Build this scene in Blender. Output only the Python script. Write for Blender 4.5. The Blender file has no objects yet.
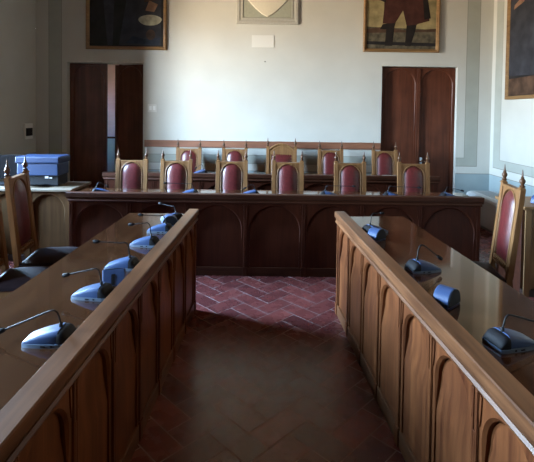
import bpy, bmesh, math, random
from mathutils import Vector, Matrix
random.seed(7)
PI = math.pi
R = math.radians
scene = bpy.context.scene
C = bpy.context.collection

# ------------------------------------------------------------------ camera
cam_data = bpy.data.cameras.new('camera')
cam = bpy.data.objects.new('camera', cam_data)
C.objects.link(cam)
cam_data.sensor_fit = 'HORIZONTAL'
cam_data.sensor_width = 36.0
cam_data.lens = 450.0 / 534.0 * 36.0
cam_data.shift_y = -(120.0 - 450.0 * math.tan(R(1.8))) / 534.0
cam_data.clip_start = 0.05
rot = Matrix.Rotation(R(90 - 1.8), 4, 'X') @ Matrix.Rotation(R(0.75), 4, 'Z')
cam.matrix_world = Matrix.Translation((0, 0, 1.68)) @ rot
scene.camera = cam

# ------------------------------------------------------------------ world and light
world = bpy.data.worlds.new('world')
scene.world = world
world.use_nodes = True
wn = world.node_tree.nodes
wl = world.node_tree.links
wn.clear()
w_out = wn.new('ShaderNodeOutputWorld')
w_bg = wn.new('ShaderNodeBackground')
w_tc = wn.new('ShaderNodeTexCoord')
w_sep = wn.new('ShaderNodeSeparateXYZ')
w_map = wn.new('ShaderNodeMapRange')
w_map.inputs['From Min'].default_value = -1
w_map.inputs['From Max'].default_value = 1
w_ramp = wn.new('ShaderNodeValToRGB')
els = w_ramp.color_ramp.elements
els[0].position = 0.0
els[0].color = (0.39, 0.30, 0.20, 1)          # sunlit street below
els[1].position = 1.0
els[1].color = (0.28, 0.55, 1.0, 1)           # blue sky
e = els.new(0.47); e.color = (0.42, 0.35, 0.26, 1)
e = els.new(0.53); e.color = (0.64, 0.83, 1.0, 1)
e = els.new(0.70); e.color = (0.42, 0.68, 1.0, 1)
wl.new(w_tc.outputs['Generated'], w_sep.inputs[0])
wl.new(w_sep.outputs['Z'], w_map.inputs['Value'])
wl.new(w_map.outputs[0], w_ramp.inputs[0])
wl.new(w_ramp.outputs[0], w_bg.inputs['Color'])
w_bg.inputs['Strength'].default_value = 205.0
wl.new(w_bg.outputs[0], w_out.inputs[0])

XL, XR, YB, YF, ZC = -3.70, 3.58, 7.20, -2.40, 4.9     # room
WALLT = 0.34
WINS = [(4.00, 5.20), (1.25, 1.85)]       # windows along the left wall
WZ0, WZ1 = 0.95, 3.2


def portal(loc, rot_e, sx, sy):
    ld = bpy.data.lights.new('window_daylight', 'AREA')
    ld.shape = 'RECTANGLE'
    ld.size, ld.size_y = sx, sy
    ld.cycles.is_portal = True
    o = bpy.data.objects.new('window_daylight', ld)
    o.location = loc
    o.rotation_euler = rot_e
    C.objects.link(o)


for (a, b) in WINS:
    portal((XL - WALLT + 0.02, (a + b) / 2, (WZ0 + WZ1) / 2), (0, -PI / 2, 0), WZ1 - WZ0, b - a)

scene.view_settings.view_transform = 'Standard'
scene.view_settings.look = 'None'
scene.view_settings.gamma = 1
scene.view_settings.use_curve_mapping = False
scene.view_settings.exposure = 0.22
scene.cycles.use_denoising = True
scene.cycles.max_bounces = 10
scene.cycles.diffuse_bounces = 6
scene.cycles.sample_clamp_indirect = 6.0
scene.cycles.caustics_reflective = False
scene.cycles.caustics_refractive = False


# ------------------------------------------------------------------ materials
def base_mat(name):
    m = bpy.data.materials.new(name)
    m.use_nodes = True
    nt = m.node_tree
    return m, nt.nodes, nt.links, nt.nodes['Principled BSDF']


def wood(name, dark, light, rough=0.3, grain='X', scale=1.0, spec=0.5, bump=0.06, coat=0.0):
    m, n, l, p = base_mat(name)
    tc = n.new('ShaderNodeTexCoord')
    mp = n.new('ShaderNodeMapping')
    s = {'X': (1.2, 22, 22), 'Y': (22, 1.2, 22), 'Z': (22, 22, 1.2)}[grain]
    mp.inputs['Scale'].default_value = tuple(v * scale for v in s)
    l.new(tc.outputs['Object'], mp.inputs[0])
    oi = n.new('ShaderNodeObjectInfo')
    no = n.new('ShaderNodeTexNoise')
    no.noise_dimensions = '4D'
    no.inputs['Scale'].default_value = 1.0
    no.inputs['Detail'].default_value = 5
    no.inputs['Roughness'].default_value = 0.6
    no.inputs['Distortion'].default_value = 0.6
    mul = n.new('ShaderNodeMath'); mul.operation = 'MULTIPLY'; mul.inputs[1].default_value = 13.0
    l.new(oi.outputs['Random'], mul.inputs[0])
    l.new(mul.outputs[0], no.inputs['W'])
    l.new(mp.outputs[0], no.inputs['Vector'])
    big = n.new('ShaderNodeTexNoise')
    big.inputs['Scale'].default_value = 3.0
    l.new(tc.outputs['Object'], big.inputs['Vector'])
    mix = n.new('ShaderNodeMix'); mix.data_type = 'FLOAT'
    mix.inputs['Factor'].default_value = 0.35
    l.new(no.outputs['Fac'], mix.inputs['A'])
    l.new(big.outputs['Fac'], mix.inputs['B'])
    rp = n.new('ShaderNodeValToRGB')
    rp.color_ramp.elements[0].position = 0.33
    rp.color_ramp.elements[0].color = (*dark, 1)
    rp.color_ramp.elements[1].position = 0.68
    rp.color_ramp.elements[1].color = (*light, 1)
    l.new(mix.outputs['Result'], rp.inputs[0])
    l.new(rp.outputs[0], p.inputs['Base Color'])
    rr = n.new('ShaderNodeMapRange')
    rr.inputs['To Min'].default_value = max(0.05, rough - 0.06)
    rr.inputs['To Max'].default_value = rough + 0.1
    l.new(big.outputs['Fac'], rr.inputs['Value'])
    l.new(rr.outputs[0], p.inputs['Roughness'])
    p.inputs['Specular IOR Level'].default_value = spec
    p.inputs['Coat Weight'].default_value = coat
    p.inputs['Coat Roughness'].default_value = 0.05
    bp = n.new('ShaderNodeBump')
    bp.inputs['Strength'].default_value = bump
    bp.inputs['Distance'].default_value = 0.01
    l.new(no.outputs['Fac'], bp.inputs['Height'])
    l.new(bp.outputs[0], p.inputs['Normal'])
    return m


def plain(name, col, rough=0.5, metal=0.0, noise=0.0, scale=30, bump=0.0, spec=0.5, coat=0.0):
    m, n, l, p = base_mat(name)
    p.inputs['Roughness'].default_value = rough
    p.inputs['Metallic'].default_value = metal
    p.inputs['Specular IOR Level'].default_value = spec
    p.inputs['Coat Weight'].default_value = coat
    tc = n.new('ShaderNodeTexCoord')
    no = n.new('ShaderNodeTexNoise')
    no.inputs['Scale'].default_value = scale
    no.inputs['Detail'].default_value = 4
    l.new(tc.outputs['Object'], no.inputs['Vector'])
    rp = n.new('ShaderNodeValToRGB')
    rp.color_ramp.elements[0].position = 0.3
    rp.color_ramp.elements[1].position = 0.7
    rp.color_ramp.elements[0].color = (*[c * (1 - noise) for c in col], 1)
    rp.color_ramp.elements[1].color = (*[min(1, c * (1 + noise)) for c in col], 1)
    l.new(no.outputs['Fac'], rp.inputs[0])
    l.new(rp.outputs[0], p.inputs['Base Color'])
    if bump:
        bp = n.new('ShaderNodeBump')
        bp.inputs['Strength'].default_value = bump
        bp.inputs['Distance'].default_value = 0.01
        l.new(no.outputs['Fac'], bp.inputs['Height'])
        l.new(bp.outputs[0], p.inputs['Normal'])
    return m


MAH_D, MAH_L = (0.034, 0.009, 0.005), (0.080, 0.025, 0.012)
M_desk = wood('desk_wood', MAH_D, MAH_L, 0.38, 'X')
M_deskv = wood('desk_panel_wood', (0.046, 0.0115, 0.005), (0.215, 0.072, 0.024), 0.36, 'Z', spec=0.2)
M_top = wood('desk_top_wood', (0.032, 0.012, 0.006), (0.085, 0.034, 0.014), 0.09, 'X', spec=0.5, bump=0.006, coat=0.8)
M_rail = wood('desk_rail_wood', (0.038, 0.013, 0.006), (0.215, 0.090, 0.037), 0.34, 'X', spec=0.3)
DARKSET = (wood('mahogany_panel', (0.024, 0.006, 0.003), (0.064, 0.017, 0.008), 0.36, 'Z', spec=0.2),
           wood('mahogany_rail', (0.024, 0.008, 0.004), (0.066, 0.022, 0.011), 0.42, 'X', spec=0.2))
M_plinth = plain('dark_plinth', (0.028, 0.014, 0.010), 0.5, noise=0.3)
M_door = wood('door_wood', (0.045, 0.012, 0.006), (0.120, 0.036, 0.017), 0.4, 'Z', 0.7, spec=0.2)
M_oak = wood('chair_oak', (0.100, 0.042, 0.015), (0.25, 0.125, 0.049), 0.42, 'Z', 1.3, spec=0.25)
M_oakd = wood('chair_turned_oak', (0.045, 0.018, 0.008), (0.11, 0.048, 0.02), 0.35, 'Z', 1.3)
M_cab = wood('cabinet_oak_shaded', (0.036, 0.016, 0.006), (0.092, 0.046, 0.018), 0.55, 'Z', spec=0.08)  # oak darkened so the left side desk carries its shade in colour
M_cabr = wood('honey_oak', (0.13, 0.065, 0.026), (0.28, 0.16, 0.07), 0.45, 'Z', spec=0.3)
M_cabtop = wood('cabinet_top_oak', (0.10, 0.072, 0.048), (0.17, 0.13, 0.09), 0.45, 'X')
M_walrail = wood('wall_rail_wood', (0.15, 0.055, 0.028), (0.27, 0.11, 0.058), 0.5, 'X')
M_leather = plain('burgundy_leather', (0.092, 0.013, 0.013), 0.36, noise=0.25, scale=45, bump=0.12)
M_seat = plain('shaded_seat_leather', (0.016, 0.008, 0.009), 0.55, spec=0.2, noise=0.25, scale=45, bump=0.12)  # shade on the seats put into a darker leather colour
M_brass = plain('brass_nails', (0.55, 0.38, 0.16), 0.35, 1.0)
M_gold = wood('gilt_frame', (0.14, 0.075, 0.028), (0.29, 0.165, 0.065), 0.42, 'X', spec=0.4)
M_wall = plain('wall_plaster', (0.49, 0.48, 0.435), 0.85, noise=0.04, scale=2.5)
M_wallm = plain('wall_border_plaster', (0.52, 0.515, 0.475), 0.85, noise=0.03, scale=3)
M_band = plain('wall_painted_band', (0.335, 0.345, 0.305), 0.85, noise=0.05, scale=4)
M_line = plain('wall_painted_line', (0.22, 0.215, 0.185), 0.85)
M_dado = plain('wall_dado_paint', (0.29, 0.355, 0.37), 0.8, noise=0.06, scale=4)
M_ceil = wood('ceiling_boards', (0.17, 0.105, 0.05), (0.27, 0.175, 0.09), 0.6, 'Y', 0.3)
M_white = plain('white_plastic', (0.75, 0.75, 0.73), 0.4)
M_paperwhite = plain('white_card', (0.60, 0.59, 0.55), 0.7)
M_black = plain('black_plastic', (0.010, 0.010, 0.012), 0.6, spec=0.15)
M_unit = plain('unit_sky_tinted_shell', (0.042, 0.076, 0.175), 0.44, noise=0.05, spec=0.3)  # blue sky reflection put into the colour of the grey shell
M_unitp = plain('unit_pale_base', (0.12, 0.16, 0.22), 0.5, spec=0.3)
M_unitd = plain('unit_dark_grille', (0.010, 0.010, 0.012), 0.6, noise=0.3, scale=300, bump=0.1, spec=0.15)
M_metal = plain('dark_metal', (0.014, 0.014, 0.016), 0.5, 0.0, spec=0.2)
M_chrome = plain('chrome', (0.8, 0.8, 0.82), 0.2, 1.0)
M_blue = plain('printer_blue', (0.010, 0.022, 0.062), 0.5, noise=0.05, spec=0.25)
M_frame = plain('stone_grey_frame', (0.36, 0.35, 0.31), 0.7, noise=0.06)
M_crest = plain('crest_green_grey', (0.30, 0.31, 0.25), 0.75, noise=0.06)
M_shield = plain('crest_shield_cream', (0.60, 0.56, 0.46), 0.6, noise=0.03)
M_pink = plain('pink_paint', (0.72, 0.50, 0.50), 0.7)
M_heater = plain('heater_white', (0.58, 0.60, 0.61), 0.5)
M_heatg = plain('heater_grille', (0.30, 0.31, 0.31), 0.5)


def glass_mat():
    m, n, l, p = base_mat('window_glass')
    out = n['Material Output']
    tr = n.new('ShaderNodeBsdfTransparent')
    gl = n.new('ShaderNodeBsdfGlossy'); gl.inputs['Roughness'].default_value = 0.02
    fr = n.new('ShaderNodeFresnel'); fr.inputs['IOR'].default_value = 1.3
    mx = n.new('ShaderNodeMixShader')
    l.new(fr.outputs[0], mx.inputs[0]); l.new(tr.outputs[0], mx.inputs[1]); l.new(gl.outputs[0], mx.inputs[2])
    l.new(mx.outputs[0], out.inputs['Surface'])
    return m


M_glass = glass_mat()


def tile_mat():
    m, n, l, p = base_mat('terracotta_tiles')
    at = n.new('ShaderNodeAttribute'); at.attribute_name = 'tint'
    tc = n.new('ShaderNodeTexCoord')
    no = n.new('ShaderNodeTexNoise'); no.inputs['Scale'].default_value = 9; no.inputs['Detail'].default_value = 6
    l.new(tc.outputs['Object'], no.inputs['Vector'])
    ad = n.new('ShaderNodeMath'); ad.operation = 'ADD'
    l.new(at.outputs['Fac'], ad.inputs[0]); l.new(no.outputs['Fac'], ad.inputs[1])
    rp = n.new('ShaderNodeValToRGB')
    rp.color_ramp.elements[0].position = 0.45
    rp.color_ramp.elements[0].color = (0.085, 0.023, 0.022, 1)
    rp.color_ramp.elements[1].position = 1.25
    rp.color_ramp.elements[1].color = (0.195, 0.052, 0.044, 1)
    hf = n.new('ShaderNodeMath'); hf.operation = 'MULTIPLY'; hf.inputs[1].default_value = 0.62
    l.new(ad.outputs[0], hf.inputs[0])
    l.new(hf.outputs[0], rp.inputs[0])
    l.new(rp.outputs[0], p.inputs['Base Color'])
    mr = n.new('ShaderNodeMapRange')
    mr.inputs['To Min'].default_value = 0.20; mr.inputs['To Max'].default_value = 0.34
    p.inputs['Specular IOR Level'].default_value = 0.35
    p.inputs['Coat Weight'].default_value = 0.26; p.inputs['Coat Roughness'].default_value = 0.26
    l.new(no.outputs['Fac'], mr.inputs['Value']); l.new(mr.outputs[0], p.inputs['Roughness'])
    bp = n.new('ShaderNodeBump'); bp.inputs['Strength'].default_value = 0.05; bp.inputs['Distance'].default_value = 0.02
    l.new(no.outputs['Fac'], bp.inputs['Height']); l.new(bp.outputs[0], p.inputs['Normal'])
    return m


M_tile = tile_mat()
M_grout = plain('tile_grout', (0.26, 0.19, 0.18), 0.8, noise=0.25, scale=8)


# ------------------------------------------------------------------ mesh helpers
def box(bm, x0, x1, y0, y1, z0, z1, mi=0):
    v = [bm.verts.new(p) for p in ((x0, y0, z0), (x1, y0, z0), (x1, y1, z0), (x0, y1, z0),
                                   (x0, y0, z1), (x1, y0, z1), (x1, y1, z1), (x0, y1, z1))]
    for f in ((0, 3, 2, 1), (4, 5, 6, 7), (0, 1, 5, 4), (1, 2, 6, 5), (2, 3, 7, 6), (3, 0, 4, 7)):
        bm.faces.new([v[i] for i in f]).material_index = mi


def hexa(bm, bot, top, mi=0):
    """a box between two quads (four points each, counter-clockwise from above)"""
    b = [bm.verts.new(p) for p in bot]
    t = [bm.verts.new(p) for p in top]
    bm.faces.new(b[::-1]).material_index = mi
    bm.faces.new(t).material_index = mi
    for i in range(4):
        j = (i + 1) % 4
        bm.faces.new((b[i], b[j], t[j], t[i])).material_index = mi


def tube(bm, pts, r, n=8, mi=0):
    pts = [Vector(p) for p in pts]
    rs = r if isinstance(r, (list, tuple)) else [r] * len(pts)
    rings = []
    up = None
    for i, p in enumerate(pts):
        d = (pts[min(i + 1, len(pts) - 1)] - pts[max(i - 1, 0)]).normalized()
        if up is None:
            up = Vector((0, 0, 1)) if abs(d.z) < 0.9 else Vector((1, 0, 0))
        a = d.cross(up).normalized()
        b = a.cross(d).normalized()
        up = b
        rings.append([bm.verts.new(p + rs[i] * (math.cos(2 * PI * k / n) * a + math.sin(2 * PI * k / n) * b)) for k in range(n)])
    for i in range(len(rings) - 1):
        for k in range(n):
            bm.faces.new((rings[i][k], rings[i][(k + 1) % n], rings[i + 1][(k + 1) % n], rings[i + 1][k])).material_index = mi
    bm.faces.new(rings[0]).material_index = mi
    bm.faces.new(rings[-1][::-1]).material_index = mi


def lathe(bm, prof, c=(0, 0, 0), n=12, mi=0):
    rings = []
    for (r, z) in prof:
        rings.append([bm.verts.new((c[0] + r * math.cos(2 * PI * k / n), c[1] + r * math.sin(2 * PI * k / n), c[2] + z)) for k in range(n)])
    for i in range(len(rings) - 1):
        for k in range(n):
            bm.faces.new((rings[i][k], rings[i][(k + 1) % n], rings[i + 1][(k + 1) % n], rings[i + 1][k])).material_index = mi
    bm.faces.new(rings[0][::-1]).material_index = mi
    bm.faces.new(rings[-1]).material_index = mi


def prism_xz(bm, poly, y0, y1, mi=0):
    a = [bm.verts.new((x, y0, z)) for x, z in poly]
    b = [bm.verts.new((x, y1, z)) for x, z in poly]
    bm.faces.new(a).material_index = mi
    bm.faces.new(b[::-1]).material_index = mi
    for i in range(len(poly)):
        j = (i + 1) % len(poly)
        bm.faces.new((a[j], a[i], b[i], b[j])).material_index = mi


def prism_yz(bm, poly, x0, x1, mi=0):
    a = [bm.verts.new((x0, y, z)) for y, z in poly]
    b = [bm.verts.new((x1, y, z)) for y, z in poly]
    bm.faces.new(a[::-1]).material_index = mi
    bm.faces.new(b).material_index = mi
    for i in range(len(poly)):
        j = (i + 1) % len(poly)
        bm.faces.new((a[i], a[j], b[j], b[i])).material_index = mi


def arch_plate(bm, xc, w, z0, z1, aw, a0, at, yf, yb, ch=0.010, mi=0, n=18):
    """upright board (front at yf, back at yb) with a round-headed opening aw wide from a0 up to at"""
    r = aw / 2
    zc = at - r
    ca = math.atan2(z1 - zc, w / 2)
    angs = sorted(set([PI - k * PI / n for k in range(n + 1)] + [ca, PI - ca]), reverse=True)
    inner, outer, chs = [], [], []
    for k in range(5):
        z = a0 + (zc - a0) * k / 5
        inner.append((-r, z)); outer.append((-w / 2, z)); chs.append(0 if k < 4 else ch * 0.4)
    for a in angs:
        c, s = math.cos(a), math.sin(a)
        inner.append((r * c, zc + r * s))
        t = 1e9
        if abs(c) > 1e-6: t = min(t, (w / 2) / abs(c))
        if s > 1e-6: t = min(t, (z1 - zc) / s)
        outer.append((t * c, zc + t * s)); chs.append(ch)
    for k in range(4, -1, -1):
        z = a0 + (zc - a0) * k / 5
        inner.append((r, z)); outer.append((w / 2, z)); chs.append(0 if k < 4 else ch * 0.4)

    def grow(i):
        x, z = inner[i]
        c = chs[i]
        if z <= zc + 1e-6:
            return (x + (c if x > 0 else -c), z)
        l = math.hypot(x, z - zc)
        return (x * (l + c) / l, zc + (z - zc) * (l + c) / l)
    R0, R1, R2, R3, RB = [], [], [], [], []
    for i in range(len(inner)):
        gx, gz = grow(i)
        R0.append(bm.verts.new((xc + outer[i][0], yf, outer[i][1])))
        R1.append(bm.verts.new((xc + gx, yf, gz)))
        R2.append(bm.verts.new((xc + inner[i][0], yf + chs[i] * 1.1, inner[i][1])))
        R3.append(bm.verts.new((xc + inner[i][0], yb, inner[i][1])))
        RB.append(bm.verts.new((xc + outer[i][0], yb, outer[i][1])))
    for A, B in ((R0, R1), (R1, R2), (R2, R3), (R3, RB), (RB, R0)):
        for i in range(len(A) - 1):
            try:
                bm.faces.new((A[i], A[i + 1], B[i + 1], B[i])).material_index = mi
            except ValueError:
                pass
    if a0 > z0 + 1e-4:
        box(bm, xc - w / 2, xc + w / 2, yf, yb, z0, a0, mi)


def obj(name, bm, mats, parent=None, smooth=False, bevel=0.0, kind=None):
    bmesh.ops.remove_doubles(bm, verts=bm.verts, dist=1e-5)
    bmesh.ops.recalc_face_normals(bm, faces=bm.faces)
    me = bpy.data.meshes.new(name)
    bm.to_mesh(me)
    bm.free()
    for m in (mats if isinstance(mats, (list, tuple)) else [mats]):
        me.materials.append(m)
    if smooth:
        for p in me.polygons:
            p.use_smooth = True
        try:
            me.set_sharp_from_angle(angle=R(smooth if smooth is not True else 40))
        except Exception:
            pass
    o = bpy.data.objects.new(name, me)
    C.objects.link(o)
    if parent: o.parent = parent
    if bevel:
        b = o.modifiers.new('bevel', 'BEVEL')
        b.width = bevel
        b.segments = 2
        b.limit_method = 'ANGLE'
        b.angle_limit = R(50)
    if kind: o['kind'] = kind
    return o


def nb():
    return bmesh.new()


def thing(name, label, cat, loc=(0, 0, 0), rz=0.0, group=None):
    o = bpy.data.objects.new(name, None)
    o.empty_display_size = 0.1
    C.objects.link(o)
    o.location = loc
    o.rotation_euler = (0, 0, rz)
    o['label'] = label
    o['category'] = cat
    if group: o['group'] = group
    return o


def tag(o, label, cat, group=None):
    o['label'] = label
    o['category'] = cat
    if group: o['group'] = group
    return o


def dup(root, loc, rz, label, group=None, scale=1.0):
    r = root.copy()
    C.objects.link(r)
    r.location = loc
    r.rotation_euler = (0, 0, rz)
    r.scale = (scale,) * 3
    r['label'] = label
    if group: r['group'] = group
    for ch in list(root.children):
        c = ch.copy()
        C.objects.link(c)
        c.parent = r
        for g in ch.children:
            d = g.copy()
            C.objects.link(d)
            d.parent = c
    return r


# ------------------------------------------------------------------ floor
def build_floor():
    bm = nb()
    lay = bm.faces.layers.float.new('tint')
    a = 0.150
    g = 0.0036
    ang = PI / 4
    ca, sa = math.cos(ang), math.sin(ang)
    N = 62
    ox, oy = 0.03, 2.4
    for i in range(-N, N):
        for j in range(-N, N):
            k = (i - j) % 4
            if k == 0: q = (i * a + g, j * a + g, (i + 2) * a - g, (j + 1) * a - g)
            elif k == 3: q = (i * a + g, j * a + g, (i + 1) * a - g, (j + 2) * a - g)
            else: continue
            pts = [(x * ca - y * sa + ox, x * sa + y * ca + oy) for x, y in ((q[0], q[1]), (q[2], q[1]), (q[2], q[3]), (q[0], q[3]))]
            if max(p[0] for p in pts) < XL or min(p[0] for p in pts) > XR or max(p[1] for p in pts) < YF or min(p[1] for p in pts) > YB + 0.3:
                continue
            pts = [(min(max(x, XL), XR), min(max(y, YF), YB + 0.3)) for x, y in pts]
            f = bm.faces.new([bm.verts.new((x, y, 0.0)) for x, y in pts])
            f[lay] = random.uniform(0.15, 0.85)
    f = bm.faces.new([bm.verts.new(p) for p in ((XL, YF, -0.0012), (XR, YF, -0.0012), (XR, YB + 0.3, -0.0012), (XL, YB + 0.3, -0.0012))])
    f.material_index = 1
    o = obj('floor', bm, [M_tile, M_grout], kind='structure')
    return o


build_floor()


# ------------------------------------------------------------------ walls
def grid_faces(bm, us, zs, fn, P):
    us = sorted(set(us)); zs = sorted(set(zs))
    for i in range(len(us) - 1):
        for j in range(len(zs) - 1):
            mi = fn((us[i] + us[i + 1]) / 2, (zs[j] + zs[j + 1]) / 2)
            if mi is None: continue
            f = bm.faces.new([bm.verts.new(P(u, z)) for u, z in ((us[i], zs[j]), (us[i + 1], zs[j]), (us[i + 1], zs[j + 1]), (us[i], zs[j + 1]))])
            f.material_index = mi


WALLM = [M_wall, M_wallm, M_band, M_line, M_dado]
DOORS = [(-3.205, -1.985), (1.825, 3.030)]
DZ = 2.42


def back_fn(x, z):
    for a, b in DOORS:
        if a < x < b and z < DZ: return None
    if z < 0.71: return 4
    if z < 0.72: return 3
    if z < 0.83: return 1
    left, right = x - XL, XR - x
    d = min(left, right)
    if d < 0.205: return 1
    if z < 0.84 or d < 0.212: return 3
    if d < 0.41 or z < 0.965: return 2
    if d < 0.417 or z < 0.972: return 3
    return 0


bm = nb()
grid_faces(bm, [XL, XR] + [v for d in DOORS for v in d] + [s for o in (0.205, 0.212, 0.41, 0.417) for s in (XL + o, XR - o)],
           [-0.02, 0.71, 0.72, 0.83, 0.84, 0.965, 0.972, DZ, ZC], back_fn, lambda u, z: (u, YB, z))
for a, b in DOORS:    # the reveals of the two doorways
    for x in (a, b):
        f = bm.faces.new([bm.verts.new(p) for p in ((x, YB, 0), (x, YB + 0.3, 0), (x, YB + 0.3, DZ), (x, YB, DZ))]); f.material_index = 1
    f = bm.faces.new([bm.verts.new(p) for p in ((a, YB, DZ), (b, YB, DZ), (b, YB + 0.3, DZ), (a, YB + 0.3, DZ))]); f.material_index = 1
# thickness of the wall behind the right doors
f = bm.faces.new([bm.verts.new(p) for p in ((1.7, YB + 0.3, 0), (3.1, YB + 0.3, 0), (3.1, YB + 0.3, 2.5), (1.7, YB + 0.3, 2.5))])
obj('wall_back', bm, WALLM, kind='structure')


def side_fn(holes):
    def fn(y, z):
        for a, b in holes:
            if a < y < b and WZ0 < z < WZ1: return None
        if z < 0.71: return 4
        if z < 0.72: return 3
        if z < 0.83: return 1
        d = YB - y if not holes else 9.0
        if d < 0.10: return 1
        if z < 0.84: return 3
        if d < 0.30 or z < 0.965: return 2
        if d < 0.31 or z < 0.972: return 3
        return 0
    return fn


ZS = [-0.02, 0.71, 0.72, 0.83, 0.84, 0.965, 0.972, ZC]
bm = nb()
grid_faces(bm, [YF, YB, YB - 0.1, YB - 0.30, YB - 0.31], ZS, side_fn([]), lambda u, z: (XR, u, z))
obj('wall_right', bm, WALLM, kind='structure')
bm = nb()
grid_faces(bm, [YF, YB, YB - 0.1, YB - 0.30, YB - 0.31] + [v for w in WINS for v in w], ZS + [WZ0, WZ1], side_fn(WINS), lambda u, z: (XL, u, z))
for a, b in WINS:
    xo = XL - WALLT
    for q in (((XL, a, WZ0), (xo, a, WZ0), (xo, a, WZ1), (XL, a, WZ1)), ((XL, b, WZ0), (XL, b, WZ1), (xo, b, WZ1), (xo, b, WZ0)),
              ((XL, a, WZ0), (XL, b, WZ0), (xo, b, WZ0), (xo, a, WZ0)), ((XL, a, WZ1), (xo, a, WZ1), (xo, b, WZ1), (XL, b, WZ1))):
        bm.faces.new([bm.verts.new(p) for p in q]).material_index = 1
obj('wall_left', bm, WALLM, kind='structure')
bm = nb()
grid_faces(bm, [XL, XR], ZS, lambda u, z: 0, lambda u, z: (u, YF, z))
obj('wall_front', bm, M_desk, kind='structure')  # unseen wall, given dark wood to soak up bounced light
bm = nb()
f = bm.faces.new([bm.verts.new(p) for p in ((XL, YF, ZC), (XR, YF, ZC), (XR, YB, ZC), (XL, YB, ZC))])
obj('ceiling', bm, M_ceil, kind='structure')

for i, (a, b) in enumerate(WINS):
    xo = XL - WALLT + 0.10
    bm = nb()
    t = 0.06
    box(bm, xo - 0.03, xo + 0.03, a, a + t, WZ0, WZ1); box(bm, xo - 0.03, xo + 0.03, b - t, b, WZ0, WZ1)
    box(bm, xo - 0.03, xo + 0.03, a + t, b - t, WZ0, WZ0 + t); box(bm, xo - 0.03, xo + 0.03, a + t, b - t, WZ1 - t, WZ1)
    box(bm, xo - 0.025, xo + 0.025, (a + b) / 2 - 0.03, (a + b) / 2 + 0.03, WZ0 + t, WZ1 - t)
    box(bm, xo - 0.02, xo + 0.02, a + t, b - t, 2.45, 2.50)
    wo = obj('window_%d' % (i + 1), bm, M_oakd, kind='structure')
    bm = nb()
    box(bm, xo - 0.003, xo + 0.003, a + t, b - t, WZ0 + t, WZ1 - t)
    obj('window_pane', bm, M_glass, wo)

# wooden board along the back wall
bm = nb()
box(bm, -1.955, 1.818, YB - 0.032, YB, 1.085, 1.178)
box(bm, -1.955, 1.818, YB - 0.042, YB, 1.178, 1.194)
obj('trim_1', bm, M_walrail, bevel=0.004, kind='structure')

# the little room behind the left door
bm = nb()
x0, x1, y0, y1, z1 = -3.9, -1.5, YB + 0.3, YB + 2.0, 2.9
for q in (((x0, y1, 0), (x1, y1, 0), (x1, y1, z1), (x0, y1, z1)), ((x1, y0, 0), (x1, y1, 0), (x1, y1, z1), (x1, y0, z1)),
          ((x0, y0, z1), (x1, y0, z1), (x1, y1, z1), (x0, y1, z1)),
          ((x0, y0, 0), (x0, y1, 0), (x0, y1, 1.5), (x0, y0, 1.5)), ((x0, y0, 2.1), (x0, y1, 2.1), (x0, y1, z1), (x0, y0, z1)),
          ((x0, y0, 1.5), (x0, y0 + 0.6, 1.5), (x0, y0 + 0.6, 2.1), (x0, y0, 2.1)), ((x0, y1 - 1.05, 1.5), (x0, y1, 1.5), (x0, y1, 2.1), (x0, y1 - 1.05, 2.1)),
          ((x0, y0, 0), (DOORS[0][0], y0, 0), (DOORS[0][0], y0, z1), (x0, y0, z1)), ((DOORS[0][1], y0, 0), (x1, y0, 0), (x1, y0, z1), (DOORS[0][1], y0, z1)),
          ((DOORS[0][0], y0, DZ), (DOORS[0][1], y0, DZ), (DOORS[0][1], y0, z1), (DOORS[0][0], y0, z1))):
    bm.faces.new([bm.verts.new(p) for p in q])
obj('wall_beyond', bm, M_wall, kind='structure')
bm = nb()
bm.faces.new([bm.verts.new(p) for p in ((x0, y0, 0), (x1, y0, 0), (x1, y1, 0), (x0, y1, 0))])
obj('floor_beyond', bm, M_tile, kind='structure')


# ------------------------------------------------------------------ doors
def door_leaf(parent, hinge_x, sign, yloc, ang, w=0.598):
    """leaf hung at hinge_x, running in direction sign; ang swings it into the wall"""
    bm = nb()
    t = 0.045
    xa, xb = (0, w) if sign > 0 else (-w, 0)
    xc = (xa + xb) / 2
    arch_plate(bm, xc, w, 0.01, DZ - 0.012, w - 0.10, 0.16, DZ - 0.04, 0, t * 0.6, 0.012)
    box(bm, xa, xb, t * 0.6, t, 0.01, DZ - 0.012)
    o = obj('door_leaf', bm, M_door, parent, bevel=0.003)
    o.location = (hinge_x, yloc, 0)
    o.rotation_euler = (0, 0, ang)
    return o


d1 = bpy.data.objects.new('door_1', None); C.objects.link(d1); d1['kind'] = 'structure'
door_leaf(d1, DOORS[0][0] + 0.004, 1, YB + 0.10, 0)
door_leaf(d1, DOORS[0][1] - 0.004, -1, YB + 0.10, -R(22))
d2 = bpy.data.objects.new('door_2', None); C.objects.link(d2); d2['kind'] = 'structure'
door_leaf(d2, DOORS[1][0] + 0.004, 1, YB + 0.07, 0)
door_leaf(d2, DOORS[1][1] - 0.004, -1, YB + 0.07, 0)
bm = nb()
xm = (DOORS[1][0] + DOORS[1][1]) / 2
box(bm, xm - 0.028, xm + 0.028, YB + 0.045, YB + 0.07, 0.01, 2.385)
box(bm, xm - 0.038, xm + 0.038, YB + 0.035, YB + 0.07, 2.0, 2.05)
obj('meeting_strip', bm, M_door, d2, bevel=0.004)
bm = nb()
box(bm, xm + 0.045, xm + 0.085, YB + 0.055, YB + 0.071, 0.80, 0.96)
tube(bm, [(xm + 0.065, YB + 0.06, 0.90), (xm + 0.065, YB - 0.01, 0.90), (xm + 0.08, YB - 0.015, 0.90), (xm + 0.17, YB - 0.015, 0.895)], 0.012)
obj('door_handle', bm, M_chrome, d2, smooth=True)

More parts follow.
